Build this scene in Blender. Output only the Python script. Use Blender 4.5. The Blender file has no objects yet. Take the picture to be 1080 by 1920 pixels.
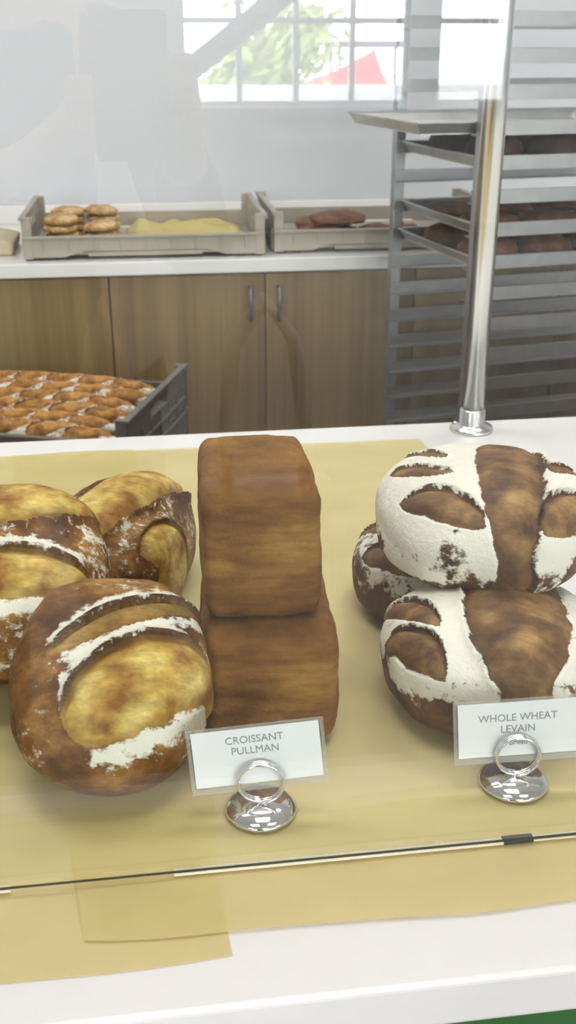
import bpy, bmesh, math, random
from math import sin, cos, pi, radians as rad
from mathutils import Vector, Matrix, noise

random.seed(7)
SC = bpy.context.scene
COL = SC.collection

# ------------------------------------------------------------------ helpers
def link(o, parent=None):
    COL.objects.link(o)
    if parent is not None:
        o.parent = parent
    return o

def tag(o, label=None, cat=None, group=None, kind=None):
    if label: o['label'] = label
    if cat: o['category'] = cat
    if group: o['group'] = group
    if kind: o['kind'] = kind
    return o

def thing(name, label, cat, loc=(0, 0, 0), rot=(0, 0, 0), group=None):
    o = bpy.data.objects.new(name, None)
    o.empty_display_size = .05
    COL.objects.link(o)
    o.location = loc
    o.rotation_euler = rot
    return tag(o, label, cat, group)

def obj(name, bm, mat, parent=None, smooth=False, bevel=0, seg=2):
    me = bpy.data.meshes.new(name)
    bmesh.ops.recalc_face_normals(bm, faces=bm.faces)
    bm.to_mesh(me); bm.free()
    if smooth:
        for p in me.polygons: p.use_smooth = True
    me.materials.append(mat)
    o = link(bpy.data.objects.new(name, me), parent)
    if bevel:
        m = o.modifiers.new('bevel', 'BEVEL'); m.width = bevel; m.segments = seg
        m.limit_method = 'ANGLE'; m.angle_limit = rad(40)
    return o

def box(bm, x0, x1, y0, y1, z0, z1, M=None):
    vs = [bm.verts.new((x, y, z)) for x in (x0, x1) for y in (y0, y1) for z in (z0, z1)]
    for f in ((0, 1, 3, 2), (4, 6, 7, 5), (0, 4, 5, 1), (2, 3, 7, 6), (0, 2, 6, 4), (1, 5, 7, 3)):
        bm.faces.new([vs[i] for i in f])
    if M is not None:
        for v in vs: v.co = M @ v.co
    return vs

def tube(bm, pts, r, n=12, closed=False, caps=True):
    pts = [Vector(p) for p in pts]
    N = len(pts); rings = []
    up = Vector((0, 0, 1)); prev = None
    for i, p in enumerate(pts):
        if closed: d = pts[(i + 1) % N] - pts[i - 1]
        else: d = pts[min(i + 1, N - 1)] - pts[max(i - 1, 0)]
        d.normalize()
        if prev is None:
            a = d.cross(up)
            if a.length < 1e-4: a = d.cross(Vector((1, 0, 0)))
        else:
            a = prev - d * prev.dot(d)
        a.normalize(); prev = a
        b = d.cross(a)
        rr = r[i] if isinstance(r, (list, tuple)) else r
        rings.append([bm.verts.new(p + a * rr * cos(2 * pi * k / n) + b * rr * sin(2 * pi * k / n)) for k in range(n)])
    for i in range(N if closed else N - 1):
        A, B = rings[i], rings[(i + 1) % N]
        for k in range(n):
            bm.faces.new((A[k], A[(k + 1) % n], B[(k + 1) % n], B[k]))
    if caps and not closed:
        bm.faces.new(rings[0][::-1]); bm.faces.new(rings[-1])

def lathe(bm, prof, n=40, c=(0, 0, 0)):
    rings = []
    for r, z in prof:
        rings.append([bm.verts.new((c[0] + r * cos(2 * pi * k / n), c[1] + r * sin(2 * pi * k / n), c[2] + z)) for k in range(n)])
    for A, B in zip(rings, rings[1:]):
        for k in range(n):
            bm.faces.new((A[k], A[(k + 1) % n], B[(k + 1) % n], B[k]))
    bm.faces.new(rings[0][::-1]); bm.faces.new(rings[-1])

def prism(bm, poly, axis, a, b):
    """extrude 2D polygon; axis 'y': poly in (x,z); axis 'x': poly in (y,z)"""
    def P(u, v, w): return (u, w, v) if axis == 'y' else (w, u, v)
    A = [bm.verts.new(P(u, v, a)) for u, v in poly]
    B = [bm.verts.new(P(u, v, b)) for u, v in poly]
    n = len(poly)
    bm.faces.new(A[::-1]); bm.faces.new(B)
    for i in range(n):
        bm.faces.new((A[i], A[(i + 1) % n], B[(i + 1) % n], B[i]))

def NB(): return bmesh.new()

def copy_tree(o, parent=None):
    c = o.copy(); COL.objects.link(c)
    if parent is not None: c.parent = parent
    for ch in list(o.children): copy_tree(ch, c)
    return c

def ss(a, b, x):
    t = max(0., min(1., (x - a) / (b - a))); return t * t * (3 - 2 * t)

# ------------------------------------------------------------------ materials
class G:
    def __init__(s, name):
        s.m = bpy.data.materials.new(name); s.m.use_nodes = True
        s.t = s.m.node_tree; s.n = s.t.nodes; s.n.clear()
        s.out = s.n.new('ShaderNodeOutputMaterial')
    def add(s, typ, **kw):
        nd = s.n.new(typ)
        for k, v in kw.items():
            if k.startswith('_'): setattr(nd, k[1:], v)
            else:
                key = int(k[1:]) if k[0] == 'i' and k[1:].isdigit() else k.replace('__', ' ')
                nd.inputs[key].default_value = v
        return nd
    def L(s, a, b, out=0, inp=0):
        s.t.links.new(a.outputs[out], b.inputs[inp])
    def ramp(s, fac, stops, out=0):
        r = s.n.new('ShaderNodeValToRGB'); e = r.color_ramp.elements
        while len(e) < len(stops): e.new(.5)
        for el, (p, c) in zip(e, stops):
            el.position = p; el.color = (*c, 1) if len(c) == 3 else c
        s.L(fac, r, out); return r
    def math(s, op, a, b=None, c=None, clamp=False):
        m = s.n.new('ShaderNodeMath'); m.operation = op; m.use_clamp = clamp
        for i, v in enumerate((a, b, c)):
            if v is None: continue
            if isinstance(v, (int, float)): m.inputs[i].default_value = v
            else: s.t.links.new(v if isinstance(v, bpy.types.NodeSocket) else v.outputs[0], m.inputs[i])
        return m
    def mix(s, fac, a, b):
        m = s.n.new('ShaderNodeMix'); m.data_type = 'RGBA'
        for i, v in ((0, fac), (6, a), (7, b)):
            if isinstance(v, (tuple, list)): m.inputs[i].default_value = (*v, 1)
            elif isinstance(v, (int, float)): m.inputs[i].default_value = v
            else: s.t.links.new(v if isinstance(v, bpy.types.NodeSocket) else v.outputs[0], m.inputs[i])
        return m.outputs[2]
    def noise(s, scale, detail=4, rough=.55, coord='Object', stretch=None, rot=None):
        tc = s.n.new('ShaderNodeTexCoord')
        src = tc.outputs[coord]
        if stretch:
            mp = s.n.new('ShaderNodeMapping'); mp.inputs['Scale'].default_value = stretch
            if rot: mp.inputs['Rotation'].default_value = rot
            s.t.links.new(src, mp.inputs[0]); src = mp.outputs[0]
        nz = s.n.new('ShaderNodeTexNoise')
        nz.inputs['Scale'].default_value = scale; nz.inputs['Detail'].default_value = detail
        nz.inputs['Roughness'].default_value = rough
        s.t.links.new(src, nz.inputs['Vector']); return nz
    def bsdf(s, color, rough=.5, metal=0., spec=None, bump=None, bumpd=.002, strength=.5, **kw):
        p = s.n.new('ShaderNodeBsdfPrincipled')
        for k, v in (('Base Color', color), ('Roughness', rough), ('Metallic', metal)):
            if isinstance(v, (tuple, list)): p.inputs[k].default_value = (*v, 1)
            elif isinstance(v, (int, float)): p.inputs[k].default_value = v
            else: s.t.links.new(v if isinstance(v, bpy.types.NodeSocket) else v.outputs[0], p.inputs[k])
        if spec is not None: p.inputs['Specular IOR Level'].default_value = spec
        for k, v in kw.items(): p.inputs[k.replace('_', ' ')].default_value = v
        if bump is not None:
            b = s.n.new('ShaderNodeBump'); b.inputs['Distance'].default_value = bumpd
            b.inputs['Strength'].default_value = strength
            s.t.links.new(bump if isinstance(bump, bpy.types.NodeSocket) else bump.outputs[0], b.inputs['Height'])
            s.t.links.new(b.outputs[0], p.inputs['Normal'])
        s.L(p, s.out); return p

def simple(name, color, rough=.5, metal=0., var=.06, scale=12, spec=None, **kw):
    g = G(name)
    nz = g.noise(scale, 3)
    a = tuple(max(0, c * (1 - var)) for c in color); b = tuple(min(1, c * (1 + var)) for c in color)
    r = g.ramp(nz, [(.3, a), (.7, b)])
    g.bsdf(r, rough, metal, spec, **kw)
    return g.m

def glass_mat(name, tint=(.97, .985, .975), k=1.):
    g = G(name)
    geo = g.n.new('ShaderNodeNewGeometry')
    dt = g.n.new('ShaderNodeVectorMath'); dt.operation = 'DOT_PRODUCT'
    g.t.links.new(geo.outputs['Incoming'], dt.inputs[0]); g.t.links.new(geo.outputs['Normal'], dt.inputs[1])
    ab = g.math('ABSOLUTE', dt.outputs['Value'])
    om = g.math('SUBTRACT', 1., ab, clamp=True)
    pw = g.math('POWER', om, 5.)
    fr = g.math('MULTIPLY_ADD', pw, .957, .043 * k, clamp=True)
    tr = g.add('ShaderNodeBsdfTransparent'); tr.inputs[0].default_value = (*tint, 1)
    gl = g.add('ShaderNodeBsdfGlossy'); gl.inputs['Roughness'].default_value = 0.0
    gl.inputs['Color'].default_value = (1, 1, 1, 1)
    mx = g.n.new('ShaderNodeMixShader')
    g.L(fr, mx, 0, 0); g.L(tr, mx, 0, 1); g.L(gl, mx, 0, 2); g.L(mx, g.out)
    return g.m

def emis(name, color, strength):
    g = G(name); e = g.add('ShaderNodeEmission'); e.inputs[0].default_value = (*color, 1); e.inputs[1].default_value = strength
    g.L(e, g.out); return g.m

M_quartz = simple('white_quartz', (.80, .775, .75), .22, var=.012, scale=25)
M_wall = simple('white_wall_panel', (.575, .575, .605), .35, var=.01, scale=2)
M_wallwarm = simple('painted_wall', (.72, .72, .72), .6, var=.015, scale=2)
M_ceiling = simple('ceiling_paint', (.8, .8, .8), .8, var=.015, scale=2)
M_floor = simple('concrete_floor', (.24, .225, .215), .8, var=.12, scale=3, spec=.15)
M_green = simple('green_panel', (.03, .13, .03), .45, var=.1, scale=5)
M_steel = simple('brushed_aluminium', (.40, .395, .39), .38, 1., var=.06, scale=30)
M_steeldull = simple('dull_aluminium', (.42, .42, .44), .42, .9, var=.1, scale=20)
M_pan = simple('sheet_pan_aluminium', (.60, .60, .59), .34, .9, var=.08, scale=18)
M_chrome = simple('polished_chrome', (.78, .78, .80), .07, 1., var=.02, scale=20)
M_post = simple('polished_steel_tube', (.74, .73, .71), .24, 1., var=.03, scale=15)
M_handle = simple('dark_handle_steel', (.22, .20, .19), .35, .8, var=.05)
M_crate = simple('grey_brown_plastic', (.37, .325, .265), .5, var=.07, scale=14)
M_crate_lo = simple('dark_grey_plastic', (.16, .142, .12), .5, var=.08, scale=14)
M_rubber = simple('black_rubber', (.02, .02, .02), .6)
M_card = simple('white_card', (.95, .955, .96), .5, var=.004)
M_ink = simple('grey_ink', (.34, .34, .36), .6, var=.02)
M_frame = simple('white_window_frame', (.62, .64, .66), .5, var=.03)
M_red = simple('red_canvas', (.75, .05, .05), .8, var=.1)
M_dark = simple('dark_grey_paint', (.09, .09, .11), .6)
M_leaf = simple('green_leaf', (.34, .42, .13), .6, var=.35, scale=3)
M_trunk = simple('bark', (.18, .13, .09), .9, var=.3, scale=10)
M_pave = simple('pavement_concrete', (.6, .59, .57), .8, var=.05, scale=2)
M_lowwall = simple('grey_render', (.42, .42, .43), .8)
M_paperbag = simple('beige_paper', (.50, .41, .28), .8, var=.06, scale=10)
M_glass = glass_mat('display_glass', k=1.15)
M_winglass = glass_mat('window_glass', (.98, .98, .98))
M_sleeve = glass_mat('clear_plastic', (.99, .99, .99), .35)
def border():
    g = G('milky_plastic_border')
    p = g.bsdf((.62, .60, .57), .35)
    tr = g.add('ShaderNodeBsdfTransparent')
    mx = g.n.new('ShaderNodeMixShader'); mx.inputs[0].default_value = .72
    g.L(p, mx, 0, 1); g.L(tr, mx, 0, 2); g.L(mx, g.out); return g.m
M_border = border()
M_lamp = emis('lamp_diffuser', (1., .972, .945), 8.6)
M_edgeglint = simple('glass_edge_glint', (.80, .74, .58), .25, var=.05)  # cream colour stands in for light caught on the pane's polished lower edge
M_edgedark = simple('glass_edge_gasket', (.05, .05, .04), .4)

def parchment():
    g = G('parchment_paper')
    nz = g.noise(9, 4, stretch=(1, 1.8, 1)); n2 = g.noise(160, 2)
    r = g.ramp(nz, [(.3, (.69, .57, .245)), (.7, (.77, .64, .29))])
    p = g.bsdf(r, .55, bump=n2, bumpd=.0003, strength=.2, spec=.3)
    tr = g.add('ShaderNodeBsdfTransparent'); tr.inputs[0].default_value = (1, .96, .86, 1)
    mx = g.n.new('ShaderNodeMixShader'); mx.inputs[0].default_value = .34
    g.L(p, mx, 0, 1); g.L(tr, mx, 0, 2); g.L(mx, g.out)
    return g.m
M_paper = parchment()

def wood():
    g = G('cabinet_oak_veneer')
    oi = g.n.new('ShaderNodeObjectInfo')
    tc = g.n.new('ShaderNodeTexCoord')
    off = g.n.new('ShaderNodeVectorMath'); off.operation = 'SCALE'; off.inputs[0].default_value = (7, 3, 11)
    g.t.links.new(oi.outputs['Random'], off.inputs['Scale'])
    ad = g.n.new('ShaderNodeVectorMath'); ad.operation = 'ADD'
    g.t.links.new(tc.outputs['Object'], ad.inputs[0]); g.t.links.new(off.outputs[0], ad.inputs[1])
    def nz(scale, st, d):
        mp = g.n.new('ShaderNodeMapping'); mp.inputs['Scale'].default_value = st
        g.t.links.new(ad.outputs[0], mp.inputs[0])
        n = g.n.new('ShaderNodeTexNoise'); n.inputs['Scale'].default_value = scale; n.inputs['Detail'].default_value = d
        g.t.links.new(mp.outputs[0], n.inputs['Vector']); return n
    a = nz(9, (1, 1, .03), 2); b = nz(60, (1, 1, .02), 3)
    ra = g.ramp(a, [(.3, (.225, .135, .045)), (.5, (.285, .185, .070)), (.72, (.39, .28, .125))])
    rb = g.ramp(b, [(.3, (.8, .8, .8)), (.7, (1.1, 1.1, 1.1))])
    m = g.n.new('ShaderNodeMix'); m.data_type = 'RGBA'; m.blend_type = 'MULTIPLY'; m.inputs[0].default_value = 1
    g.t.links.new(ra.outputs[0], m.inputs[6]); g.t.links.new(rb.outputs[0], m.inputs[7])
    g.bsdf(m.outputs[2], .5)
    return g.m
M_wood = wood()

def bread_mat(name, crust, cut, flour=(.86, .83, .71), nscale=22, edge=(.10, .045, .015)):
    """crust, cut: three-stop colour lists.  Attributes cut / flour / char are per-vertex masks of the dough's own scores and flouring."""
    g = G(name)
    def attr(n):
        a = g.n.new('ShaderNodeAttribute'); a.attribute_name = n; return a.outputs['Fac']
    n1 = g.noise(nscale, 5, .6); n2 = g.noise(nscale * 5, 4, .65); n3 = g.noise(nscale * 1.6, 3, .5, stretch=(1, 1, 1), rot=(1, 2, 0))
    cr = g.ramp(n1, [(.32, crust[0]), (.5, crust[1]), (.68, crust[2])])
    cu = g.ramp(n3, [(.32, cut[0]), (.5, cut[1]), (.66, cut[2])])
    fine = g.ramp(g.noise(nscale * 4, 5, .7, stretch=(.55, 1.5, 1.)), [(.34, (.60, .56, .52)), (.66, (1.28, 1.24, 1.18))])
    def mul(a):
        m = g.n.new('ShaderNodeMix'); m.data_type = 'RGBA'; m.blend_type = 'MULTIPLY'; m.inputs[0].default_value = .85
        g.t.links.new(a.outputs[0], m.inputs[6]); g.t.links.new(fine.outputs[0], m.inputs[7]); return m.outputs[2]
    c1 = g.mix(attr('cut'), mul(cr), mul(cu))
    c1 = g.mix(g.math('MULTIPLY', attr('edge'), .6), c1, edge)
    c2 = g.mix(attr('char'), c1, (.035, .018, .010))
    # ragged flour: attribute thresholded by noise
    nn = g.math('MULTIPLY_ADD', n2.outputs[0], 1.9, -.95)
    n4 = g.noise(nscale * 9, 3, .7, stretch=(.5, 1.6, 1)); 
    nn2 = g.math('MULTIPLY_ADD', n1.outputs[0], .9, -.45)
    nsum = g.math('ADD', nn, g.math('MULTIPLY_ADD', n4.outputs[0], .9, g.math('ADD', nn2, -.45)))
    wgt = g.math('MULTIPLY_ADD', attr('flour'), 3., .12, clamp=True)
    s = g.math('ADD', attr('flour'), g.math('MULTIPLY', nsum, wgt))
    mr = g.n.new('ShaderNodeMapRange'); mr.interpolation_type = 'SMOOTHSTEP'
    mr.inputs['From Min'].default_value = .33; mr.inputs['From Max'].default_value = .72
    g.L(s, mr)
    mf = g.math('MULTIPLY', mr.outputs[0], .93)
    c3 = g.mix(mf, c2, flour)
    bm_ = g.math('ADD', n2.outputs[0], n1.outputs[0])
    g.bsdf(c3, .62, bump=bm_, bumpd=.0035, strength=.55, spec=.35)
    return g.m

M_levain = bread_mat('whole_wheat_crust', [(.065, .028, .010), (.130, .060, .022), (.23, .115, .042)],
                     [(.105, .050, .018), (.215, .115, .042), (.40, .24, .085)])
M_country = bread_mat('country_crust', [(.075, .030, .008), (.20, .085, .018), (.42, .23, .055)],
                      [(.30, .135, .025), (.56, .38, .09), (.76, .62, .22)], edge=(.30, .125, .025))
M_bag = bread_mat('baguette_crust', [(.20, .085, .020), (.36, .165, .040), (.50, .26, .075)],
                  [(.30, .13, .03), (.48, .23, .055), (.60, .33, .10)], nscale=30, edge=(.16, .06, .015))
M_darkbread = bread_mat('dark_rye_crust', [(.018, .010, .009), (.04, .02, .014), (.10, .045, .022)],
                        [(.05, .02, .01), (.10, .045, .02), (.2, .1, .045)], nscale=14)
M_flat = bread_mat('flat_roll_crust', [(.30, .15, .04), (.52, .33, .12), (.66, .48, .24)],
                   [(.3, .15, .04), (.5, .3, .1), (.6, .4, .2)], nscale=25)
M_brownflat = bread_mat('brown_flat_bread_crust', [(.07, .025, .010), (.15, .06, .022), (.25, .11, .045)],
                        [(.1, .04, .02), (.2, .08, .03), (.3, .14, .06)], nscale=20)
def pullman():
    g = G('pullman_crust')
    n1 = g.noise(9, 5, .6, stretch=(1, 1, 2.2)); n2 = g.noise(70, 4, .7, stretch=(.45, .45, 2.4)); n3 = g.noise(260, 3, .6)
    cr = g.ramp(n1, [(.3, (.125, .050, .010)), (.5, (.215, .098, .022)), (.70, (.38, .21, .050))])
    st = g.ramp(n2, [(.3, (.62, .58, .55)), (.65, (1.2, 1.2, 1.15))])
    m = g.n.new('ShaderNodeMix'); m.data_type = 'RGBA'; m.blend_type = 'MULTIPLY'; m.inputs[0].default_value = .9
    g.t.links.new(cr.outputs[0], m.inputs[6]); g.t.links.new(st.outputs[0], m.inputs[7])
    g.bsdf(m.outputs[2], .8, bump=g.math('ADD', n2.outputs[0], n3.outputs[0]), bumpd=.002, strength=.6, spec=.15)
    return g.m
M_pull = pullman()

# ------------------------------------------------------------------ bread meshes
class Slash:
    def __init__(s, cx, cy, L, W, ang, bend=0., ear=1, eh=.004, depth=.004, bulge=.003, rim=0., cutv=1., p=1.):
        s.c = (cx, cy); s.L = L; s.W = W; s.a = rad(ang); s.b = bend; s.ear = ear
        s.eh = eh; s.d = depth; s.bu = bulge; s.rim = rim; s.cv = cutv; s.p = p
    def st(s, x, y):
        dx, dy = x - s.c[0], y - s.c[1]
        u = dx * cos(s.a) + dy * sin(s.a); v = -dx * sin(s.a) + dy * cos(s.a)
        q = u / s.L
        v -= s.b * (q * q)
        return q, v

def bread_mesh(name, rx, ry, rz, rb, slashes, flour, seed, sub=6, endpow=None, lump=.05, mat=None, power=2.3):
    bm = NB()
    bmesh.ops.create_icosphere(bm, subdivisions=sub, radius=1)
    cuts = []; fl = []; ch = []; eg = []
    off = Vector((seed * 3.7, seed * 1.3, seed * 2.1))
    for v in bm.verts:
        a, b, c = v.co
        dirv = Vector((a, b, c))
        if endpow:                                   # long loaf: near-cylinder with tapered ends along x
            s = (2 / pi) * math.asin(max(-1, min(1, a)))
            rho = math.hypot(b, c) or 1e-6
            R = max(0., 1 - abs(s) ** endpow) ** .62
            px, py, pz = rx * s, ry * b / rho * R, c / rho * R
        else:
            k = (abs(a) ** power + abs(b) ** power + abs(c) ** power) ** (-1 / power)
            px, py, pz = rx * a * k, ry * b * k, c * k
        pz = rz * pz if pz > 0 else -rb * math.tanh(2.2 * -pz) / math.tanh(2.2)
        P = Vector((px, py, pz))
        sc = min(rx, ry)
        nl = noise.noise(P * (1.6 / sc) + off) * lump * sc + noise.noise(P * (4.5 / sc) + off) * lump * .3 * sc
        nrm = Vector((px / rx ** 2, py / ry ** 2, pz / (rz if pz > 0 else rb) ** 2))
        nrm = nrm.normalized() if nrm.length > 1e-6 else dirv
        h = nl; cut = 0.; char = 0.; rim = 0.; edg = 0.
        zr = pz / rz
        topw = ss(-.75, -.25, zr)
        for S in slashes:
            q, w = S.st(px, py)
            w += noise.noise(P * 60 + off) * S.W * .10
            if abs(q) < 1.12:
                wid = S.W * max(0., 1 - q * q) ** (.75 * S.p)
                fade = ss(1.1, .8, abs(q))
                if wid > 1e-5:
                    t = w / wid * S.ear
                    ins = ss(1.06, .94, abs(t)) * topw
                    cut = max(cut, ins * S.cv)
                    if ins > 0: edg = max(edg, ins * max(ss(.45, 1., t), .8 * ss(.6, 1., -t), .8 * ss(.75, 1., abs(q))))
                    m = min(1., wid / S.W * 1.3)
                    if abs(t) < 1.05:
                        h += topw * m * (S.bu * (1 - t * t) - S.d * ss(.35, .98, t) - .35 * S.d * ss(.6, .98, -t))
                        char = max(char, .55 * ss(.86, 1.0, t) * topw * m * min(1, S.eh / .004))
                ed = w * S.ear - wid                     # signed distance past the ear edge
                if -.0005 <= ed < .02:
                    h += topw * fade * S.eh * math.exp(-(ed / .005) ** 2)
                    char = max(char, .75 * fade * topw * math.exp(-(ed / .0026) ** 2) * min(1, S.eh / .004))
                da = abs(w) - wid
                if S.rim and 0 <= da < .03:
                    rim = max(rim, S.rim * fade * math.exp(-((da - .006) / .007) ** 2))
        v.co = P + nrm * h
        f = flour(px, py, pz, zr) * (1 - .88 * cut)
        f = max(f, rim * (1 - cut))
        cuts.append(cut); fl.append(f * (1 - .6 * char)); ch.append(char); eg.append(edg)
    bmesh.ops.recalc_face_normals(bm, faces=bm.faces)
    me = bpy.data.meshes.new(name)
    bm.to_mesh(me); bm.free()
    for nm, arr in (('cut', cuts), ('flour', fl), ('char', ch), ('edge', eg)):
        at = me.attributes.new(nm, 'FLOAT', 'POINT'); at.data.foreach_set('value', arr)
    for p in me.polygons: p.use_smooth = True
    if mat: me.materials.append(mat)
    return me

def put(name, me, loc, rot=(0, 0, 0), label=None, cat=None, group=None, parent=None):
    o = bpy.data.objects.new(name, me); link(o, parent)
    o.location = loc; o.rotation_euler = rot
    return tag(o, label, cat, group)

def Mrot(z=0, x=0, y=0):
    return (Matrix.Rotation(rad(z), 3, 'Z') @ Matrix.Rotation(rad(y), 3, 'Y') @ Matrix.Rotation(rad(x), 3, 'X')).to_euler()

# ------------------------------------------------------------------ room shell
XL, XR, YF, YB, ZC = -6., 6.5, -7.9, 3.40, 3.9
def struct(name, bm, mat, **kw):
    o = obj(name, bm, mat, **kw); o['kind'] = 'structure'; return o
b = NB(); box(b, XL - .2, XR + .2, YF - .25, YB + .2, -.15, 0); struct('floor', b, M_floor)
b = NB(); box(b, XL - .2, XR + .2, YF - .25, YB + .2, ZC, ZC + .15); struct('ceiling', b, M_ceiling)
b = NB(); box(b, XL - .2, XR + .2, YB, YB + .2, 0, ZC); struct('wall_back', b, M_wall)
b = NB(); box(b, XL - .2, XL, YF - .2, YB, 0, ZC); struct('wall_left', b, M_wallwarm)
b = NB(); box(b, XR, XR + .2, YF - .2, YB, 0, ZC); struct('wall_right', b, M_wallwarm)
WINS = [(-4.9, -2.2), (.40, 2.21), (2.44, 3.05), (3.7, 5.9)]  # first and last are unseen windows, added to let in more daylight
Z0, Z1 = .95, 3.3
b = NB()
xs = [XL] + [v for w in WINS for v in w] + [XR]
box(b, XL, XR, YF - .2, YF, 0, Z0); box(b, XL, XR, YF - .2, YF, Z1, ZC)
for i in range(0, len(xs), 2): box(b, xs[i], xs[i + 1], YF - .2, YF, Z0, Z1)
struct('wall_front', b, M_wallwarm)
for i, (x0, x1) in enumerate(WINS):
    n = max(1, round((x1 - x0) / .455))
    w = bpy.data.objects.new('window_%d' % (i + 1), None); COL.objects.link(w); w['kind'] = 'structure'
    w.location = (x0, YF, Z0)
    f = NB(); W = x1 - x0; H = Z1 - Z0
    t = .022
    for k in range(n + 1):
        x = W * k / n; tt = .035 if k in (0, n) else t
        box(f, max(0, x - tt), min(W, x + tt), -.12, -.06, 0, H)
    for z in (0, .62, 1.24, 1.86, H):
        tt = .035 if z in (0, H) else t
        box(f, 0, W, -.121, -.059, max(0, z - tt), min(H, z + tt))
    obj('window_frame', f, M_frame, w)
    f = NB(); box(f, .01, W - .01, -.093, -.087, .01, H - .01); obj('window_pane', f, M_winglass, w)
    f = NB(); box(f, -.03, W + .03, -.05, .06, -.05, -.005); obj('window_sill', f, M_frame, w)
# steel brace crossing the first window inside
b = NB(); tube(b, [(.12, YF + .15, .98), (3.4, YF + .15, 3.34)], .085, 4)
struct('trim_1', b, M_frame)

# outside
b = NB(); box(b, -40, 40, -60, YF - .3, -.25, -.12); struct('outside_ground', b, M_pave)
def tree(x, y, h, r, n, label):
    t = thing('street_tree', label, 'tree', (x, y, -.12))
    f = NB(); tube(f, [(0, 0, 0), (.05, 0, h * .3), (0, .1, h * .6), (.1, 0, h * .85)], [.12, .09, .06, .02], 8); obj('trunk', f, M_trunk, t)
    f = NB(); rr = random.Random(5)
    cl = [Vector((rr.uniform(-1, 1) * r * .7, rr.uniform(-1, 1) * r * .7, h * rr.uniform(.17, .95))) for _ in range(16)]
    for _ in range(n):
        c = rr.choice(cl); p = c + Vector((rr.gauss(0, 1), rr.gauss(0, 1), rr.gauss(0, 1))) * r * .22
        d = Vector((rr.uniform(-1, 1), rr.uniform(-1, 1), rr.uniform(-1, 1))).normalized(); e = d.orthogonal().normalized(); q = d.cross(e)
        s = rr.uniform(.05, .12)
        vs = [f.verts.new(p + e * s * 1.6), f.verts.new(p + q * s * .6), f.verts.new(p - e * s * 1.6), f.verts.new(p - q * s * .6)]
        f.faces.new(vs)
    o = obj('foliage', f, M_leaf, t); o['kind'] = 'stuff'
tree(1.93, -16.2, 4.2, .95, 3200, 'leafy green street tree outside the front window')
b = NB(); box(b, -12, 14, -14.2, -14.0, -.12, .90); struct('outside_wall', b, M_lowwall)
t = thing('canopy_tent', 'red pointed canopy tent standing outside the front window', 'tent', (3.7, -19., -.12))
f = NB()
ap = f.verts.new((.60, 0, 1.44)); base = [f.verts.new(p) for p in ((-.62, -.7, .86), (.71, -.7, .86), (.71, .7, .86), (-.62, .7, .86))]
mid = [f.verts.new((Vector(p.co) * .55 + ap.co * .45) + Vector((.0, 0, -.05))) for p in base]
for k in range(4):
    f.faces.new((base[k], base[(k + 1) % 4], mid[(k + 1) % 4], mid[k])); f.faces.new((mid[k], mid[(k + 1) % 4], ap))
f.faces.new(base[::-1]); obj('canopy', f, M_red, t)
for sx in (-.6, .68):
    for sy in (-.66, .66):
        f = NB(); tube(f, [(sx, sy, 0), (sx, sy, .9)], .025, 8); obj('pole', f, M_dark, t)
t = thing('pergola_frame', 'dark steel pergola frame behind the red tent outside', 'pergola', (4.49, -20.5, -.12))
f = NB(); box(f, -.68, .68, -.5, .5, 1.46, 1.58); obj('roof_beam', f, M_dark, t)
for sx in (-.63, .63):
    for sy in (-.45, .45):
        f = NB(); box(f, sx - .025, sx + .025, sy - .025, sy + .025, 0, 1.46); obj('leg', f, M_dark, t)

# ------------------------------------------------------------------ ceiling lamps
k = 0
for (x, y, lab) in ((-.9, 1.9, 'square ceiling light panel above the aisle, left of the display case'),
                    (1.3, 1.9, 'square ceiling light panel above the aisle, near the pan rack'),
                    (.2, .55, 'square ceiling light panel above the bread display'),
                    (-2.6, -2.6, 'square ceiling light panel over the left of the shop floor'),
                    (.6, -2.8, 'square ceiling light panel over the middle of the shop floor'),
                    (3.6, -2.6, 'square ceiling light panel over the right of the shop floor')):
    t = thing('ceiling_light', lab, 'light', (x, y, ZC), group='square ceiling light panels')
    f = NB(); box(f, -.62, .62, -.42, .42, -.06, 0); obj('light_housing', f, M_frame, t, bevel=.004)
    f = NB(); box(f, -.58, .58, -.38, .38, -.072, -.061); obj('diffuser', f, M_lamp, t)

# ------------------------------------------------------------------ display counter
CX0, CX1 = -1.9, 2.1
t = thing('display_counter', 'white topped bakery display counter with green front under the breads', 'counter', (0, 0, 0))
b = NB(); box(b, CX0, CX1, .441, 1.42, .865, .90); obj('countertop', b, M_quartz, t, bevel=.0035, seg=3)
b = NB(); box(b, CX0 + .02, CX1 - .02, .455, .475, .0, .865); obj('front_panel', b, M_green, t)
b = NB(); box(b, CX0 + .02, CX1 - .02, .475, 1.38, .0, .865); obj('body', b, M_wood, t)

def sheet(name, outline, z, label, seed, group='parchment sheets on the display counter', amp=.0006):
    """outline: four corners (x,y) bl, br, tr, tl"""
    NX, NY = 70, 70
    bm = NB(); g = []
    for j in range(NY + 1):
        v = j / NY; row = []
        for i in range(NX + 1):
            u = i / NX
            p = [(1 - u) * (1 - v) * outline[0][k] + u * (1 - v) * outline[1][k] + u * v * outline[2][k] + (1 - u) * v * outline[3][k] for k in (0, 1)]
            ex = .004 * noise.noise(Vector((u * 5, v * 5, seed)))
            zz = z + amp + amp * noise.noise(Vector((p[0] * 14, p[1] * 9, seed * 3.1)))
            if v in (0, 1): p[1] += .006 * noise.noise(Vector((u * 4, v * 3, seed + 5)))
            row.append(bm.verts.new((p[0], p[1] + ex * (v in (0, 1)), zz)))
        g.append(row)
    for j in range(NY):
        for i in range(NX):
            bm.faces.new((g[j][i], g[j][i + 1], g[j + 1][i + 1], g[j + 1][i]))
    o = obj(name, bm, M_paper, smooth=True)
    return tag(o, label, 'paper', group)
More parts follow.
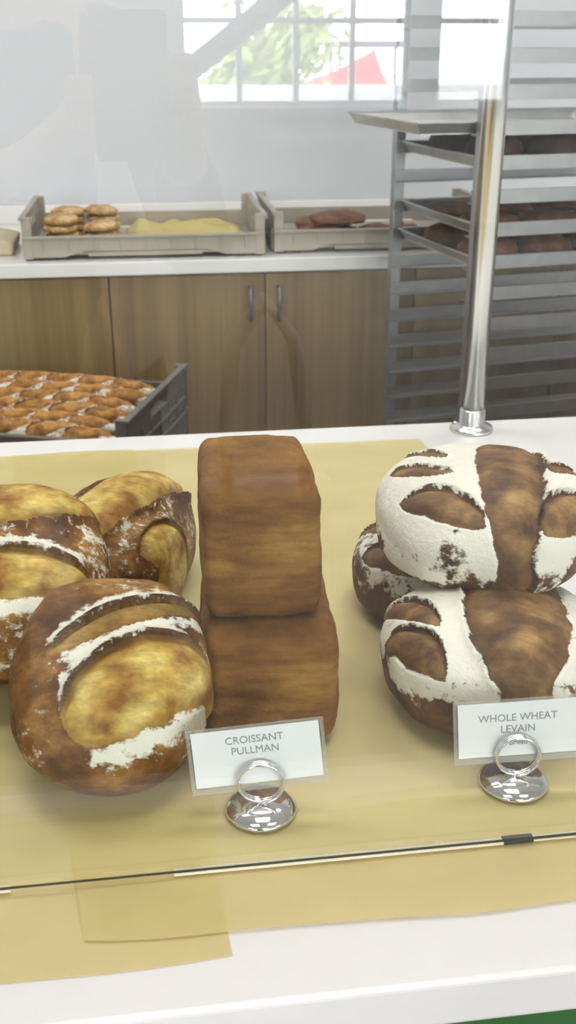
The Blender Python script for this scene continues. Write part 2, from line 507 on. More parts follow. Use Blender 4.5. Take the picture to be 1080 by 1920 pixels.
sheet('parchment_sheet', [(-.62, .474), (.032, .478), (-.022, 1.364), (-.70, 1.355)], .9002, 'tan parchment sheet on the left, reaching furthest forward on the white counter', 1)
sheet('parchment_sheet', [(-.056, .500), (.43, .482), (.367, 1.350), (-.182, 1.360)], .9016, 'tan parchment sheet under the square loaves and floured boules', 2)

# glass sneeze guard
t = thing('glass_guard', 'clear glass sneeze guard pane standing in front of the breads', 'glass', (0, .546, .9036))
b = NB(); box(b, -1.6, 1.9, 0, .006, .0034, 1.05); obj('glass_pane', b, M_glass, t)
b = NB(); box(b, -.0, .222, -.0006, .0042, .0004, .0024); obj('edge_glint', b, M_edgeglint, t)  # cream strips paint the glint along the pane's lower edge
b = NB(); box(b, .243, .60, -.0006, .0042, .0008, .0020); obj('edge_glint', b, M_edgeglint, t)
b = NB(); box(b, -.60, -.104, -.0006, .0042, .0004, .0022); obj('edge_glint', b, M_edgeglint, t)
b = NB(); box(b, -1.6, 1.9, .0, .0012, .0024, .0034); obj('edge_gasket', b, M_edgedark, t)
b = NB(); box(b, .222, .243, -.0008, .0050, .0002, .0032); obj('edge_gasket', b, M_edgedark, t)

# post
t = thing('support_post', 'polished steel tube post with round base flange at the back of the counter', 'post', (.4515, 1.382, .9))
b = NB(); tube(b, [(0, 0, .012), (0, 0, 1.05)], .0155, 32); obj('tube', b, M_post, t, smooth=True)
b = NB(); lathe(b, [(.030, 0), (.0305, .003), (.029, .006), (.021, .008), (.0185, .011), (.018, .03), (.0158, .032)], 40); obj('base_flange', b, M_post, t, smooth=True)
for a in (30, 150, 270):
    b = NB(); lathe(b, [(.003, .0055), (.003, .0085), (.0015, .0095)], 10, (.0245 * cos(rad(a)), .0245 * sin(rad(a)), 0)); obj('screw', b, M_chrome, t, smooth=True)

# ------------------------------------------------------------------ floured boules (right)
def fl_levain(seed, lo=-.55, hi=-.02, amt=.95):
    def f(x, y, z, zr):
        n = noise.noise(Vector((x * 22, y * 22, z * 30 + seed))) + .6 * noise.noise(Vector((x * 60, y * 60, z * 70 + seed)))
        return amt * ss(lo, hi, zr + .48 * n)
    return f
TRS = [Slash(.018, .006, .118, .029, 92, bend=-.004, ear=-1, eh=.0035, depth=.003, bulge=.003, p=.8),
       Slash(-.034, -.061, .040, .015, -25, bend=-.004, ear=1, eh=.004, depth=.004, bulge=.002),
       Slash(-.056, -.007, .031, .0085, -26, ear=1, eh=.003, depth=.003, bulge=.001),
       Slash(-.054, .030, .022, .005, -30, ear=1, eh=.003, depth=.002, bulge=.001),
       Slash(.067, -.044, .040, .016, 55, ear=1, eh=.004, depth=.004, bulge=.002),
       Slash(.060, .014, .022, .006, 28, ear=1, eh=.003, depth=.002, bulge=.001)]
me = bread_mesh('floured_boule', .096, .095, .052, .030, TRS, fl_levain(3, -.50, .22, 1.04), 3, sub=7, mat=M_levain)
put('floured_boule', me, (.2876, .828, 1.0185), Mrot(-18, 3), 'large white floured boule stacked on top of two others at the right', 'bread', 'floured whole wheat boules')
BRS = [Slash(.016, .004, .105, .0425, 92, bend=-.004, ear=1, eh=.004, depth=.0035, bulge=.004, p=.8),
       Slash(-.064, -.011, .034, .011, -47, bend=-.003, ear=1, eh=.004, depth=.004, bulge=.002),
       Slash(-.058, -.052, .036, .0125, -46, bend=-.003, ear=1, eh=.004, depth=.004, bulge=.002),
       Slash(.083, .0, .03, .007, 60, ear=1, eh=.003, depth=.003, bulge=.001)]
me = bread_mesh('floured_boule', .089, .089, .041, .045, BRS, fl_levain(5, -.62, .40, 1.0), 5, sub=7, mat=M_levain)
put('floured_boule', me, (.2684, .7247, .9507), Mrot(-18, 2), 'floured boule with wide brown split at the bottom right behind the sign', 'bread', 'floured whole wheat boules')
HLS = [Slash(-.036, -.052, .036, .013, -28, ear=1, eh=.004, depth=.004, bulge=.002), Slash(-.05, -.0, .03, .008, -28, ear=1, eh=.004, depth=.003, bulge=.001)]
me = bread_mesh('floured_boule', .078, .078, .038, .044, HLS, fl_levain(8, -.6, .4, .72), 8, sub=6, mat=M_levain)
put('floured_boule', me, (.2644, .8850, .9496), Mrot(-18), 'darker floured boule mostly hidden under and behind the stacked pair', 'bread', 'floured whole wheat boules')

# ------------------------------------------------------------------ country loaves (left)
def fl_country(seed, base=.16, lo=-.6, hi=.1):
    def f(x, y, z, zr):
        n = noise.noise(Vector((x * 30, y * 30, z * 30 + seed)))
        return base * ss(lo, hi, zr) + .22 * max(0, n)
    return f
ES = [Slash(.024, -.026, .056, .031, 30, bend=-.004, ear=1, eh=.005, depth=.005, bulge=.004, rim=.86, p=.6),
      Slash(.012, .026, .06, .010, 22, bend=-.008, ear=1, eh=.005, depth=.005, bulge=.001, rim=.9, cutv=.35)]
me = bread_mesh('country_loaf', .074, .082, .054, .034, ES, fl_country(2), 12, sub=7, mat=M_country)
put('country_loaf', me, (-.0385, .6864, .9668), Mrot(-5, 30), 'golden country loaf at the front left with a big open yellow score', 'bread', 'scored country loaves')
DS = [Slash(-.005, .050, .092, .034, 6, bend=-.004, ear=-1, eh=.007, depth=.006, bulge=.006, rim=.25, p=.6),
      Slash(.018, -.027, .066, .022, 5, bend=-.004, ear=1, eh=.005, depth=.005, bulge=.004, rim=.85, p=.6)]
me = bread_mesh('country_loaf', .097, .088, .052, .032, DS, fl_country(4, .3), 17, sub=7, mat=M_country)
put('country_loaf', me, (-.135, .812, .993), Mrot(-2, 28), 'golden country loaf cut by the left edge, lying on the other loaves', 'bread', 'scored country loaves')
BS = [Slash(-.008, -.018, .10, .038, 62, bend=0., ear=-1, eh=.009, depth=.006, bulge=.006, rim=.3, p=.6),
      Slash(.053, -.046, .034, .011, 62, ear=1, eh=.003, depth=.003, bulge=.002, rim=.2)]
me = bread_mesh('country_loaf', .066, .095, .056, .048, BS, fl_country(6, .25), 23, sub=7, mat=M_country)
put('country_loaf', me, (-.0307, .9605, .9537), Mrot(-15), 'golden country loaf with raised dark ear at the back of the left pile', 'bread', 'scored country loaves')
# a fourth loaf carries the left one; only a sliver shows below it
me = bread_mesh('country_loaf', .070, .080, .034, .036, [], fl_country(9, .25), 29, sub=5, mat=M_country)
put('country_loaf', me, (-.215, .85, .9412), Mrot(20), 'country loaf hidden underneath the left loaf at the frame edge', 'bread', 'scored country loaves')

# ------------------------------------------------------------------ square pullman loaves
def pull_mesh(w, d, h, seed):
    bm = NB(); bmesh.ops.create_cube(bm, size=1)
    bmesh.ops.subdivide_edges(bm, edges=bm.edges[:], cuts=30, use_grid_fill=True)
    for v in bm.verts:
        p = v.co * 2; r = .21
        q = Vector([max(-1 + r, min(1 - r, c)) for c in p]); dd = p - q
        if dd.length > 1e-6: p = q + dd.normalized() * min(r, dd.length if sum(abs(c) > 1 - r for c in p) < 2 else r)
        bx = 1 + .035 * (1 - p.z ** 2) + .02 * (1 - p.y ** 2)
        P = Vector((p.x * w / 2 * bx, p.y * d / 2, p.z * h / 2 * (1 + .03 * (1 - p.x ** 2))))
        P += P.normalized() * (.0022 * noise.noise(P * 35 + Vector((seed, 0, 0))) + .0009 * noise.noise(P * 120 + Vector((seed, 3, 0))))
        v.co = P
    me = bpy.data.meshes.new('pullman_loaf'); bmesh.ops.recalc_face_normals(bm, faces=bm.faces); bm.to_mesh(me); bm.free()
    for p in me.polygons: p.use_smooth = True
    me.materials.append(M_pull); return me
put('pullman_loaf', pull_mesh(.100, .145, .088, 1), (.0846, .7485, .9499), Mrot(-3), 'brown square pullman loaf at the bottom of the middle stack', 'bread', 'croissant pullman loaves')
put('pullman_loaf', pull_mesh(.0865, .140, .103, 4), (.0811, .7788, 1.0480), Mrot(-2), 'brown square pullman loaf resting on top of the other one', 'bread', 'croissant pullman loaves')

# ------------------------------------------------------------------ sign cards in chrome holders
def text_mesh(s, size, bold=0.):
    cu = bpy.data.curves.new('t', 'FONT'); cu.body = s; cu.size = size; cu.align_x = 'CENTER'; cu.extrude = .00015
    cu.resolution_u = 3; cu.offset = bold
    o = bpy.data.objects.new('t', cu); COL.objects.link(o)
    me = bpy.data.meshes.new_from_object(o.evaluated_get(bpy.context.evaluated_depsgraph_get()))
    bpy.data.objects.remove(o)
    me.materials.clear(); me.materials.append(M_ink); return me
def sign(x, y, roll, lines, label, hl, cx):
    t = thing('sign_holder', hl, 'sign holder', (x, y, .9036), (0, 0, rad(-4)), 'chrome sign holders')
    b = NB(); lathe(b, [(.0245, 0), (.0255, .0015), (.0245, .003), (.0205, .0062), (.0135, .0082), (.0075, .0092), (.0052, .0098), (.0048, .0112), (.0058, .0118), (.004, .0122)], 48)
    obj('domed_base', b, M_chrome, t, smooth=True)
    b = NB(); pts = []
    for i in range(0, 3 * 40 + 1):
        a = -pi / 2 + 2 * pi * i / 40
        pts.append((.0157 * cos(a), -.0075 + .006 * i / 120, .0271 + .0157 * sin(a)))
    tube(b, pts, .0011, 8); obj('spiral_clip', b, M_chrome, t, smooth=True)
    s = thing('sign_card', label, 'sign', (cx, y + .0030, .9510), (rad(-13), rad(-roll), rad(-4)), 'white name cards')
    b = NB(); box(b, -.0445, .0445, -.0002, .0002, -.0225, .0182); obj('card', b, M_card, s)
    b = NB(); box(b, -.0478, .0478, -.0008, -.00065, -.0275, .0204)
    obj('clear_sleeve', b, M_sleeve, s)
    b = NB()
    for q in ((-.0478, -.0452, -.0275, .0204), (.0452, .0478, -.0275, .0204), (-.0452, .0452, .0188, .0204), (-.0452, .0452, -.0275, -.0232)): box(b, q[0], q[1], -.0006, .0006, q[2], q[3])
    obj('sleeve_border', b, M_border, s)
    for (tx, size, zz) in lines:
        o = bpy.data.objects.new('lettering', text_mesh(tx, size, .00008 if size < .006 else 0.)); link(o, s)
        o.rotation_euler = (rad(90), 0, 0); o.location = (-.001, -.00045, zz)

sign(.0635, .6045, 5.0, [('CROISSANT', .0076, .0075), ('PULLMAN', .0076, -.0004)],
     'white card lettered CROISSANT PULLMAN in front of the square loaves', 'domed chrome sign holder in front of the square loaves', .0615)
sign(.2505, .610, 2.2, [('WHOLE WHEAT', .0078, .0040), ('LEVAIN', .0078, -.0046), ('Bread', .0058, -.0142)],
     'white card lettered WHOLE WHEAT LEVAIN in front of the floured boules', 'domed chrome sign holder in front of the floured boules', .2520)

# ------------------------------------------------------------------ back counter with cabinets
BX1 = 2.32
for i, (x0, lab) in enumerate(((-1.68, 'brown wood base cabinet at the far left behind the crates'),
                               (-.881, 'brown wood base cabinet under the crate of flat rolls'), (-.082, 'brown wood base cabinet with two dark handles left of the pan rack'),
                               (.717, 'brown wood base cabinet seen through the pan rack'), (1.516, 'brown wood base cabinet at the far right behind the rack'))):
    W = .798
    t = thing('base_cabinet', lab, 'cabinet', (x0, 2.743, 0), group='wood base cabinets')
    b = NB(); box(b, 0, W, .035, .655, .1, .865); box(b, .0, W, .08, .60, 0, .1); obj('body', b, M_wood, t)
    for k, (a, c) in enumerate(((.0015, .3975), (.4005, W - .0015))):
        b = NB(); box(b, a, c, .012, .033, .105, .858)
        d = obj('door', b, M_wood, t, bevel=.0015)
        if i in (1, 3) : continue
        hx = .3595 if k == 0 else .4345
        b = NB(); tube(b, [(hx, .012, .742), (hx, -.010, .742), (hx, -.012, .745), (hx, -.012, .820), (hx, -.010, .823), (hx, .012, .823)], .0048, 10)
        obj('handle', b, M_handle, d, smooth=True)
t = thing('worktop', 'white back worktop carrying the two bread crates', 'worktop', (0, 2.743, .865))
b = NB(); box(b, -1.69, BX1, -.012, .657, 0, .035); tag(obj('slab', b, M_quartz, t, bevel=.003))
b = NB(); box(b, -1.69, BX1, .64, .657, .0352, .090); obj('upstand', b, M_quartz, t, bevel=.002)
# ------------------------------------------------------------------ plastic bread crates
def crate(mat, name, label, loc, rz, group):
    W, D, H = .608, .42, .104
    t = thing(name, label, 'crate', loc, (0, 0, rz), group)
    b = NB(); box(b, .012, W - .012, .012, D - .012, .010, .016); obj('bottom', b, mat, t)
    hf = .052
    for nm, y0, y1 in (('front_wall', 0, .010), ('back_wall', D - .010, D)):
        b = NB()
        prism(b, [(0, .006), (.10, .006), (.15, .020), (W - .15, .020), (W - .10, .006), (W, .006), (W, hf), (0, hf)], 'y', y0, y1)
        ya, yb = (y0 - .004, y1) if nm == 'front_wall' else (y0, y1 + .004)
        box(b, 0, W, ya, yb, hf, hf + .007)
        for k in range(9):
            xx = .05 + (W - .1) * k / 8
            box(b, xx - .002, xx + .002, ya + .0005, yb - .0005, .022, hf)
        o = obj(nm, b, mat, t, bevel=.0015)
        if nm == 'front_wall':
            b = NB(); box(b, .16, W - .16, .001, .008, .008, .018); obj('rail', b, mat, o)
    for nm, x0, x1 in (('end_wall', 0, .010), ('end_wall', W - .010, W)):
        b = NB()
        # wall with a hand slot: built around the opening
        sl0, sl1, sz0, sz1 = D / 2 - .055, D / 2 + .055, .062, .084
        box(b, x0, x1, .0, sl0, .004, H); box(b, x0, x1, sl1, D, .004, H)
        box(b, x0, x1, sl0, sl1, .004, sz0); box(b, x0, x1, sl0, sl1, sz1, H)
        xa, xb = (x0 - .005, x1) if x0 == 0 else (x0, x1 + .005)
        box(b, xa, xb, -.004, D + .004, H - .006, H + .002)
        box(b, xa, xb, .02, D - .02, .030, .036)
        for k in range(7):
            yy = .03 + (D - .06) * k / 6
            box(b, xa + .001, xb - .001, yy - .003, yy + .003, .006, .060)
        # corner posts
        cx0, cx1 = (x0, x1 + .014) if x0 == 0 else (x0 - .014, x1)
        box(b, cx0, cx1, -.002, .014, .004, H + .001); box(b, cx0, cx1, D - .014, D + .002, .004, H + .001)
        obj(nm, b, mat, t, bevel=.0012)
    for xx in (.02, .06, W - .06, W - .02):
        for yy in (.02, D - .02):
            b = NB(); box(b, xx - .012, xx + .012, yy - .008, yy + .008, 0, .0055); obj('foot', b, M_rubber, t)
    return t
c1 = crate(M_crate, 'bread_crate', 'grey plastic crate of flat rolls and parchment on the back worktop', (-.289, 2.772, .9012), rad(-.6), 'plastic bread crates')
c2 = copy_tree(c1); c2['label'] = 'grey plastic crate of brown flat breads on the worktop beside the rack'
c2.location = (.346, 2.790, .9012); c2.rotation_euler = (0, 0, rad(-.4))
c3 = crate(M_crate_lo, 'bread_crate', 'dark plastic crate of floured baguettes low behind the display counter', (0, 0, 0), 0, 'plastic bread crates')
A3 = rad(-19)
ex, ey = Vector((cos(A3), sin(A3), 0)), Vector((-sin(A3), cos(A3), 0))
P3 = Vector((.092, 2.42, .614)) - ex * .608 - ey * .42       # front-left corner from the visible far right corner
c3.location = P3; c3.rotation_euler = (0, 0, A3)
c4 = copy_tree(c3); c4.location = P3 + Vector((0, 0, -.1065)); c4['label'] = 'dark plastic crate directly underneath the baguette crate'
t = thing('crate_cart', 'low steel cart carrying the dark crates behind the display counter', 'cart', (P3.x, P3.y, 0), (0, 0, A3))
b = NB(); box(b, 0, .608, 0, .42, .475, .5062); obj('deck', b, M_steeldull, t)
for sx in (.03, .578):
    for sy in (.03, .39):
        b = NB(); tube(b, [(sx, sy, .06), (sx, sy, .475)], .014, 10); l = obj('leg', b, M_steeldull, t)
        b = NB(); tube(b, [(sx - .012, sy, .031), (sx + .012, sy, .031)], .03, 14); obj('wheel', b, M_rubber, l)

# flat rolls in the left crate
fm = bread_mesh('flat_roll', .043, .06, .010, .009, [], lambda x, y, z, zr: .28 * ss(-.2, .5, zr), 41, sub=4, mat=M_flat, lump=.08)
words = ['bottom', 'second', 'third', 'topmost']
for j, (sx, sy) in enumerate(((.095, .09), (.190, .10), (.10, .24), (.195, .25))):
    for k in range(4 if j != 1 else 3):
        o = bpy.data.objects.new('flat_roll', fm); COL.objects.link(o)
        o.location = (-.289 + sx + random.uniform(-.004, .004), 2.772 + sy + random.uniform(-.006, .006), .9295 + .0200 * k)
        o.rotation_euler = (random.uniform(-.03, .03), random.uniform(-.04, .04), random.uniform(-.3, .3))
        tag(o, 'pale flat roll, %s in the %s stack of the grey crate' % (words[k], ['front left', 'front right', 'rear left', 'rear right'][j]), 'bread', 'pale flat rolls in the crate')
# crumpled parchment in left crate
def crumple(name, x0, x1, y0, y1, z, h, seed, label):
    bm = NB(); n = 36; g = []
    for j in range(n + 1):
        row = []
        for i in range(n + 1):
            x = x0 + (x1 - x0) * i / n; y = y0 + (y1 - y0) * j / n
            q = Vector((x * 9, y * 9, seed)); zz = z + h * (.5 + abs(noise.noise(q)) * 1.2 + .25 * noise.noise(q * 3))
            e = min(i, n - i, j, n - j) / n; zz = z + (zz - z) * ss(0, .12, e) + .001
            row.append(bm.verts.new((x, y, zz)))
        g.append(row)
    for j in range(n):
        for i in range(n): bm.faces.new((g[j][i], g[j][i + 1], g[j + 1][i + 1], g[j + 1][i]))
    o = obj(name, bm, M_paper, smooth=True)
    so = o.modifiers.new('s', 'SOLIDIFY'); so.thickness = .0006
    return tag(o, label, 'paper')
crumple('crumpled_parchment', -.035, .292, 2.80, 3.17, .917, .026, 3.3, 'crumpled parchment sheet filling the right of the grey crate')
# brown flat breads in the right crate
fb = bread_mesh('flat_bread', .085, .075, .014, .012, [], lambda x, y, z, zr: .05, 47, sub=5, mat=M_brownflat, lump=.12)
for k, (sx, sy, z, lab) in enumerate(((.165, .10, .9375, 'brown flat bread on the left in the crate beside the rack'), (.335, .11, .9375, 'brown flat bread at the rack end of the crate'),
                                      (.185, .28, .9375, 'brown flat bread behind the left one in the crate beside the rack'), (.20, .14, .9680, 'brown flat bread laid over the others in the crate beside the rack'))):
    o = bpy.data.objects.new('flat_bread', fb); COL.objects.link(o); o.location = (.34 + sx, 2.79 + sy, z); o.rotation_euler = (0, 0, .4 * k)
    tag(o, lab, 'bread', 'brown flat breads in the crate')
# beige paper bag at far left
b = NB(); prism(b, [(0, 0), (.22, 0), (.225, .032), (.19, .040), (.12, .048), (.05, .062), (0, .05)], 'y', 0, .20)
o = obj('paper_bag', b, M_paperbag, bevel=.006); o.location = (-.545, 2.85, .9003)
tag(o, 'beige paper bag lying flat left of the grey crate', 'bag')

# baguettes in the low crate
BGS = [Slash(-.20 + .080 * i, 0, (.060), .0195, 24, bend=0, ear=1, eh=.004, depth=.004, bulge=.004) for i in range(6)]
bg = [bread_mesh('floured_baguette', .255, .0283, .030, .025, BGS, (lambda sd: (lambda x, y, z, zr: .66 * ss(-.6, .0, zr + .3 * noise.noise(Vector((x * 14, y * 20, sd))))))(s), 60 + s, sub=6, mat=M_bag, endpow=3.2, lump=.08) for s in (1, 2)]
names = ['nearest the display counter', 'second from the display counter', 'third from the display counter', 'third from the cabinets', 'second from the cabinets', 'nearest the cabinets']
for i in range(6):
    o = bpy.data.objects.new('floured_baguette', bg[i % 2]); COL.objects.link(o)
    p = P3 + ex * (.304 + (.012, -.010, .006, -.012, .010, -.004)[i]) + ey * (.0465 + i * .0655) + Vector((0, 0, .0458))
    o.location = p; o.rotation_euler = ((.1, -.15, .2, -.1, .15, -.2)[i], 0, A3 + (pi if i in (1, 4) else 0))
    tag(o, 'floured scored baguette in the dark crate, ' + names[i], 'bread', 'floured baguettes in the dark crate')

# ------------------------------------------------------------------ pan rack
RA = math.atan2(.158, .987)
RK = thing('pan_rack', 'aluminium sheet pan rack with many runners at the right behind the counter', 'rack', (.689, 2.1625, 0), (0, 0, RA))
RL, RW, RH = .605, .4377, 1.80
for (x, y) in ((0, 0), (0, RW), (RL, 0), (RL, RW)):
    b = NB(); box(b, x - .0125, x + .0125, y - .0125, y + .0125, .13, RH); p = obj('post', b, M_steeldull, RK, bevel=.002)
    b = NB(); tube(b, [(x - .016, y, .063), (x + .016, y, .063)], .062, 20); obj('wheel', b, M_rubber, p)
    b = NB(); box(b, x - .02, x + .02, y - .02, y + .02, .118, .13); box(b, x - .022, x - .0175, y - .012, y + .012, .06, .118); box(b, x + .0175, x + .022, y - .012, y + .012, .06, .118); obj('caster_fork', b, M_steel, p)
LV = [1.4320 - .0665 * k for k in range(-4, 18)]
for z in LV:
    for y, s in ((.0145, 1), (RW - .0145, -1)):
        b = NB()
        box(b, -.012, RL + .012, y - .0015, y + .0015, z, z + .027)
        ya, yb = sorted((y, y + s * .020)); box(b, -.012, RL + .012, ya, yb, z, z + .0025)
        box(b, -.012, RL + .012, y - .003, y + .003, z + .024, z + .028)
        obj('runner', b, M_steel, RK)
for x in (0, RL):
    for z in (RH - .02, .16):
        b = NB(); box(b, x - .012, x + .012, 0, RW, z, z + .02); obj('cross_bar', b, M_steeldull, RK)
RM = Matrix.Translation((.689, 2.1625, 0)) @ Matrix.Rotation(RA, 4, 'Z')
def pan(lev, dx, label):
    """aluminium sheet pan resting on a pair of runners"""
    z = LV[lev + 4] + .003
    t = thing('sheet_pan', label, 'tray', RM @ Vector((dx, .020, z)), (0, 0, RA), 'sheet pans on the rack')
    L, W, H = .585, RW - .040, .022
    b = NB(); box(b, 0.01, L - .01, .01, W - .01, 0, .0015)
    rim = [(0, 0), (L, 0), (L, W), (0, W)]
    inn = [(.012, .012), (L - .012, .012), (L - .012, W - .012), (.012, W - .012)]
    for k in range(4):
        a, c = rim[k], rim[(k + 1) % 4]; p, q = inn[k], inn[(k + 1) % 4]
        o_ = [b.verts.new((*a, H)), b.verts.new((*c, H)), b.verts.new((*q, .0005)), b.verts.new((*p, .0005))]
        b.faces.new(o_)
    obj('pan', b, M_pan, t, smooth=False)
    b = NB(); tube(b, [(x, y, H) for x, y in rim], .003, 8, closed=True); obj('rolled_rim', b, M_pan, t)
    return t
pan(3, -.135, 'empty aluminium sheet pan sticking out to the left of the rack')
pan(4, .0, 'sheet pan of dark boules, just below the pan sticking out')
pan(6, .005, 'sheet pan of brown flat breads in the middle of the rack')
pan(7, .0, 'sheet pan of brown breads just above the empty pans')
rbm = bread_mesh('dark_boule', .059, .059, .042, .018, [Slash(0, 0, .055, .010, 90, eh=.003, depth=.003, bulge=.001)], lambda x, y, z, zr: .05, 71, sub=5, mat=M_darkbread)
ob = bread_mesh('brown_loaf', .064, .060, .027, .017, [Slash(0, 0, .06, .012, 12, eh=.003, depth=.003, bulge=.001)], lambda x, y, z, zr: .12, 73, sub=5, mat=M_brownflat)
fbs = bread_mesh('rack_flat_bread', .064, .058, .014, .012, [], lambda x, y, z, zr: .1, 79, sub=4, mat=M_brownflat)
place = ['front left', 'front second', 'front third', 'front right', 'rear left', 'rear second', 'rear third', 'rear right']
def fill(lev, me, name, dz, lab, grp, dx=0.):
    z = LV[lev + 4] + .003 + .0017 + dz
    i = 0
    for y in (.115, .312):
        for k in range(4):
            o = bpy.data.objects.new(name, me); COL.objects.link(o)
            o.location = RM @ Vector(((.085 + .139 * k) + dx + random.uniform(-.006, .006), y + random.uniform(-.01, .01), z))
            o.rotation_euler = (0, 0, random.uniform(-.4, .4)); o.scale = (1, 1, random.uniform(.88, 1.0)) if lev == 4 else (1, 1, 1)
            tag(o, '%s, %s on its pan' % (lab, place[i]), 'bread', grp); i += 1
fill(4, rbm, 'dark_boule', .0215, 'dark brown boule on the upper bread pan of the rack', 'dark boules on the rack')
fill(6, fbs, 'brown_flat_bread', .0135, 'brown flat bread on the middle bread pan of the rack', 'flat breads on the middle bread pan')
fill(7, ob, 'brown_loaf', .0195, 'brown oval loaf on the lowest bread pan of the rack', 'brown loaves on the rack')

# ------------------------------------------------------------------ person taking the picture (seen mirrored in the glass)
M_skin = simple('skin', (.55, .34, .25), .5, var=.05)
M_sweater = simple('dark_grey_knit', (.10, .10, .115), .9, var=.15, scale=60)
M_trouser = simple('dark_trousers', (.035, .034, .04), .9, var=.1, scale=30)
M_hair = simple('dark_hair', (.03, .02, .015), .6, var=.3, scale=60)
M_canvas = simple('pale_lavender_canvas', (.66, .64, .68), .85, var=.05, scale=40)
def skin_mesh(name, verts, edges, mat, parent, root=0, sub=2):
    me = bpy.data.meshes.new(name); me.from_pydata([v[:3] for v in verts], edges, []); me.materials.append(mat)
    o = link(bpy.data.objects.new(name, me), parent)
    m = o.modifiers.new('skin', 'SKIN'); m.use_smooth_shade = True
    for k, sv in enumerate(me.skin_vertices[0].data):
        r = verts[k][3]; sv.radius = (r, verts[k][4] if len(verts[k]) > 4 else r); sv.use_root = (k == root)
    u = o.modifiers.new('sub', 'SUBSURF'); u.levels = sub; u.render_levels = sub
    return o
PR = thing('person', 'person in dark clothes holding up a phone, mirrored in the glass', 'person', (-.16, -.42, 0))
V = [(0, 0, .94, .10, .13), (0, 0, 1.10, .095, .125), (0, .0, 1.28, .105, .15), (0, -.005, 1.41, .07, .10), (0, .0, 1.47, .052), (0, .018, 1.545, .066, .066), (0, .022, 1.62, .092, .082), (0, .015, 1.69, .082, .076)]
E_ = [(k, k + 1) for k in range(7)]
def chain(start, pts):
    p = start
    for q in pts:
        V.append(q); E_.append((p, len(V) - 1)); p = len(V) - 1
    return p
for sd, hand in ((1, (.205, .335, 1.355)), (-1, (.115, .335, 1.335))):
    hx, hy, hz = hand
    w = chain(3, [(sd * .165, 0, 1.385, .05), (sd * .235, .09, 1.14, .038), ((sd * .235) * .3 + hx * .7, hy * .75, hz - .07, .028), (hx + sd * .012, hy - .05, hz - .03, .022, .030)])
    pk = chain(w, [(hx + sd * .010, hy - .02, hz, .014, .032)])
    for f in range(4):
        zz = hz + .030 - .019 * f
        L = (.9, 1., .95, .75)[f]
        chain(pk, [(hx + sd * .016, hy + .004, zz, .0085), (hx + sd * .006, hy + .022 * L, zz, .008), (hx - sd * .018 * L, hy + .028 * L, zz - .002, .007)])
    chain(w, [(hx - sd * .006, hy - .03, hz + .028, .010), (hx - sd * .022, hy - .012, hz + .042, .008)])
for sd in (1, -1):
    chain(0, [(sd * .095, 0, .86, .085), (sd * .115, .015, .50, .056), (sd * .12, -.01, .28, .05), (sd * .12, -.015, .09, .035), (sd * .125, .09, .045, .036, .028)])
body = skin_mesh('body', V, E_, M_skin, PR)
SV = [(0, 0, .90, .118, .160), (0, 0, 1.10, .112, .148), (0, 0, 1.28, .120, .168), (0, -.005, 1.41, .082, .115), (0, 0, 1.452, .062)]
SE = [(0, 1), (1, 2), (2, 3), (3, 4)]
for sd, hand in ((1, (.205, .335, 1.355)), (-1, (.115, .335, 1.335))):
    n0 = len(SV); hx, hy, hz = hand
    SV += [(sd * .170, 0, 1.385, .064), (sd * .238, .088, 1.138, .052), ((sd * .235) * .3 + hx * .7, hy * .74, hz - .072, .038)]
    SE += [(3, n0), (n0, n0 + 1), (n0 + 1, n0 + 2)]
skin_mesh('sweater', SV, SE, M_sweater, PR)
TV = [(0, 0, .96, .106, .142)]; TE = []
for sd in (1, -1):
    n0 = len(TV)
    TV += [(sd * .095, 0, .85, .098), (sd * .115, .015, .50, .070), (sd * .12, -.005, .25, .064), (sd * .12, -.012, .08, .058)]
    TE += [(0, n0), (n0, n0 + 1), (n0 + 1, n0 + 2), (n0 + 2, n0 + 3)]
skin_mesh('trousers', TV, TE, M_trouser, PR)
for sd in (1, -1):
    skin_mesh('shoe', [(sd * .12, -.05, .048, .042, .046), (sd * .122, .04, .042, .040, .040), (sd * .126, .14, .034, .046, .030)], [(0, 1), (1, 2)], M_rubber, PR)
skin_mesh('hair', [(0, -.035, 1.52, .060), (0, -.035, 1.62, .088), (0, -.010, 1.705, .092), (0, .045, 1.735, .060)], [(0, 1), (1, 2), (2, 3)], M_hair, PR)
for sd in (1, -1):
    b = NB(); bmesh.ops.create_uvsphere(b, u_segments=12, v_segments=8, radius=.010); o = obj('eye', b, M_card, PR, smooth=True); o.location = (sd * .031, .098, 1.628)
    b = NB(); bmesh.ops.create_uvsphere(b, u_segments=10, v_segments=8, radius=.016); o = obj('ear', b, M_skin, PR, smooth=True); o.location = (sd * .084, .01, 1.61); o.scale = (.4, .8, 1.6)
skin_mesh('nose', [(0, .098, 1.630, .008), (0, .118, 1.598, .011), (0, .104, 1.590, .010)], [(0, 1), (1, 2)], M_skin, PR)
b = NB(); bmesh.ops.create_uvsphere(b, u_segments=12, v_segments=8, radius=.02); o = obj('mouth', b, simple('lips', (.42, .18, .15), .5), PR, smooth=True); o.location = (0, .088, 1.562); o.scale = (1, .45, .35)
b = NB(); box(b, -.036, .036, -.0135, -.0055, -.105, .030); o = obj('phone', b, M_dark, bevel=.004); o.location = (0, 0, 1.4)
tag(o, 'dark phone held up by the person in front of the glass', 'phone')
t = thing('tote_bag', 'pale tote bag hanging beside the person, mirrored in the glass', 'bag', (.175, -.44, .40))
b = NB()
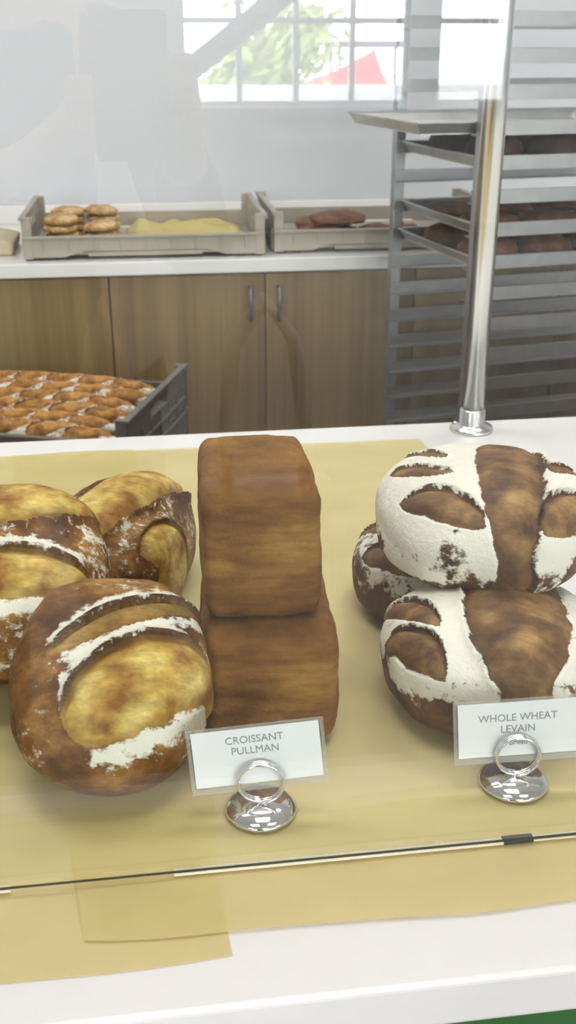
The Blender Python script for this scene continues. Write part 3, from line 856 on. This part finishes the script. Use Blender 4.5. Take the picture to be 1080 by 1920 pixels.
for (z0, z1, w0, w1, d) in ((0, .38, .095, .105, .045),):
    lo = [(-w0, -d), (w0, -d), (w0, d), (-w0, d)]; hi = [(-w1, -.02), (w1, -.02), (w1, .02), (-w1, .02)]
    A = [b.verts.new((x, y, z0)) for x, y in lo]; B = [b.verts.new((x, y, z1)) for x, y in hi]
    b.faces.new(A[::-1]); b.faces.new(B)
    for k in range(4): b.faces.new((A[k], A[(k + 1) % 4], B[(k + 1) % 4], B[k]))
obj('bag_body', b, M_canvas, t, bevel=.012, seg=3)
for y in (-.018, .018):
    b = NB(); tube(b, [(-.06, y, .37), (-.062, y, .45), (-.045, y, .60), (0, y * .8, .66), (.045, y, .60), (.062, y, .45), (.06, y, .37)], .010, 8); obj('strap', b, M_canvas, t, smooth=True)

# ------------------------------------------------------------------ light
w = bpy.data.worlds.new('overcast_sky'); SC.world = w; w.use_nodes = True
w.node_tree.nodes['Background'].inputs[0].default_value = (.93, .965, 1., 1)
w.node_tree.nodes['Background'].inputs[1].default_value = 18.0
for i, (x0, x1) in enumerate(WINS):
    ld = bpy.data.lights.new('window_portal', 'AREA'); ld.shape = 'RECTANGLE'; ld.size = x1 - x0; ld.size_y = Z1 - Z0
    ld.cycles.is_portal = True
    lo = bpy.data.objects.new('window_portal', ld); COL.objects.link(lo)
    lo.location = ((x0 + x1) / 2, YF + .02, (Z0 + Z1) / 2); lo.rotation_euler = (rad(90), 0, 0)

# ------------------------------------------------------------------ camera
cd = bpy.data.cameras.new('camera'); cam = bpy.data.objects.new('camera', cd); COL.objects.link(cam)
cd.sensor_fit = 'VERTICAL'; cd.sensor_height = 24; cd.sensor_width = 13.5; cd.lens = 25.0; cd.dof.use_dof = True; cd.dof.focus_distance = .86; cd.dof.aperture_fstop = 9.0; cd.clip_start = .02; cd.clip_end = 300
th, ph = rad(23.68), rad(7.8)
fw = Vector((sin(ph) * cos(th), cos(ph) * cos(th), -sin(th))); rt = Vector((cos(ph), -sin(ph), 0)); up = rt.cross(fw)
cam.matrix_world = Matrix(((rt.x, up.x, -fw.x, 0), (rt.y, up.y, -fw.y, 0), (rt.z, up.z, -fw.z, 1.4), (0, 0, 0, 1)))
SC.camera = cam

SC.view_settings.view_transform = 'Standard'; SC.view_settings.look = 'None'
SC.view_settings.gamma = 1; SC.view_settings.exposure = 0.45
SC.view_settings.use_curve_mapping = False
SC.cycles.max_bounces = 10; SC.cycles.transparent_max_bounces = 24; SC.cycles.diffuse_bounces = 5
SC.cycles.caustics_reflective = False; SC.cycles.caustics_refractive = False
SC.cycles.sample_clamp_indirect = 8
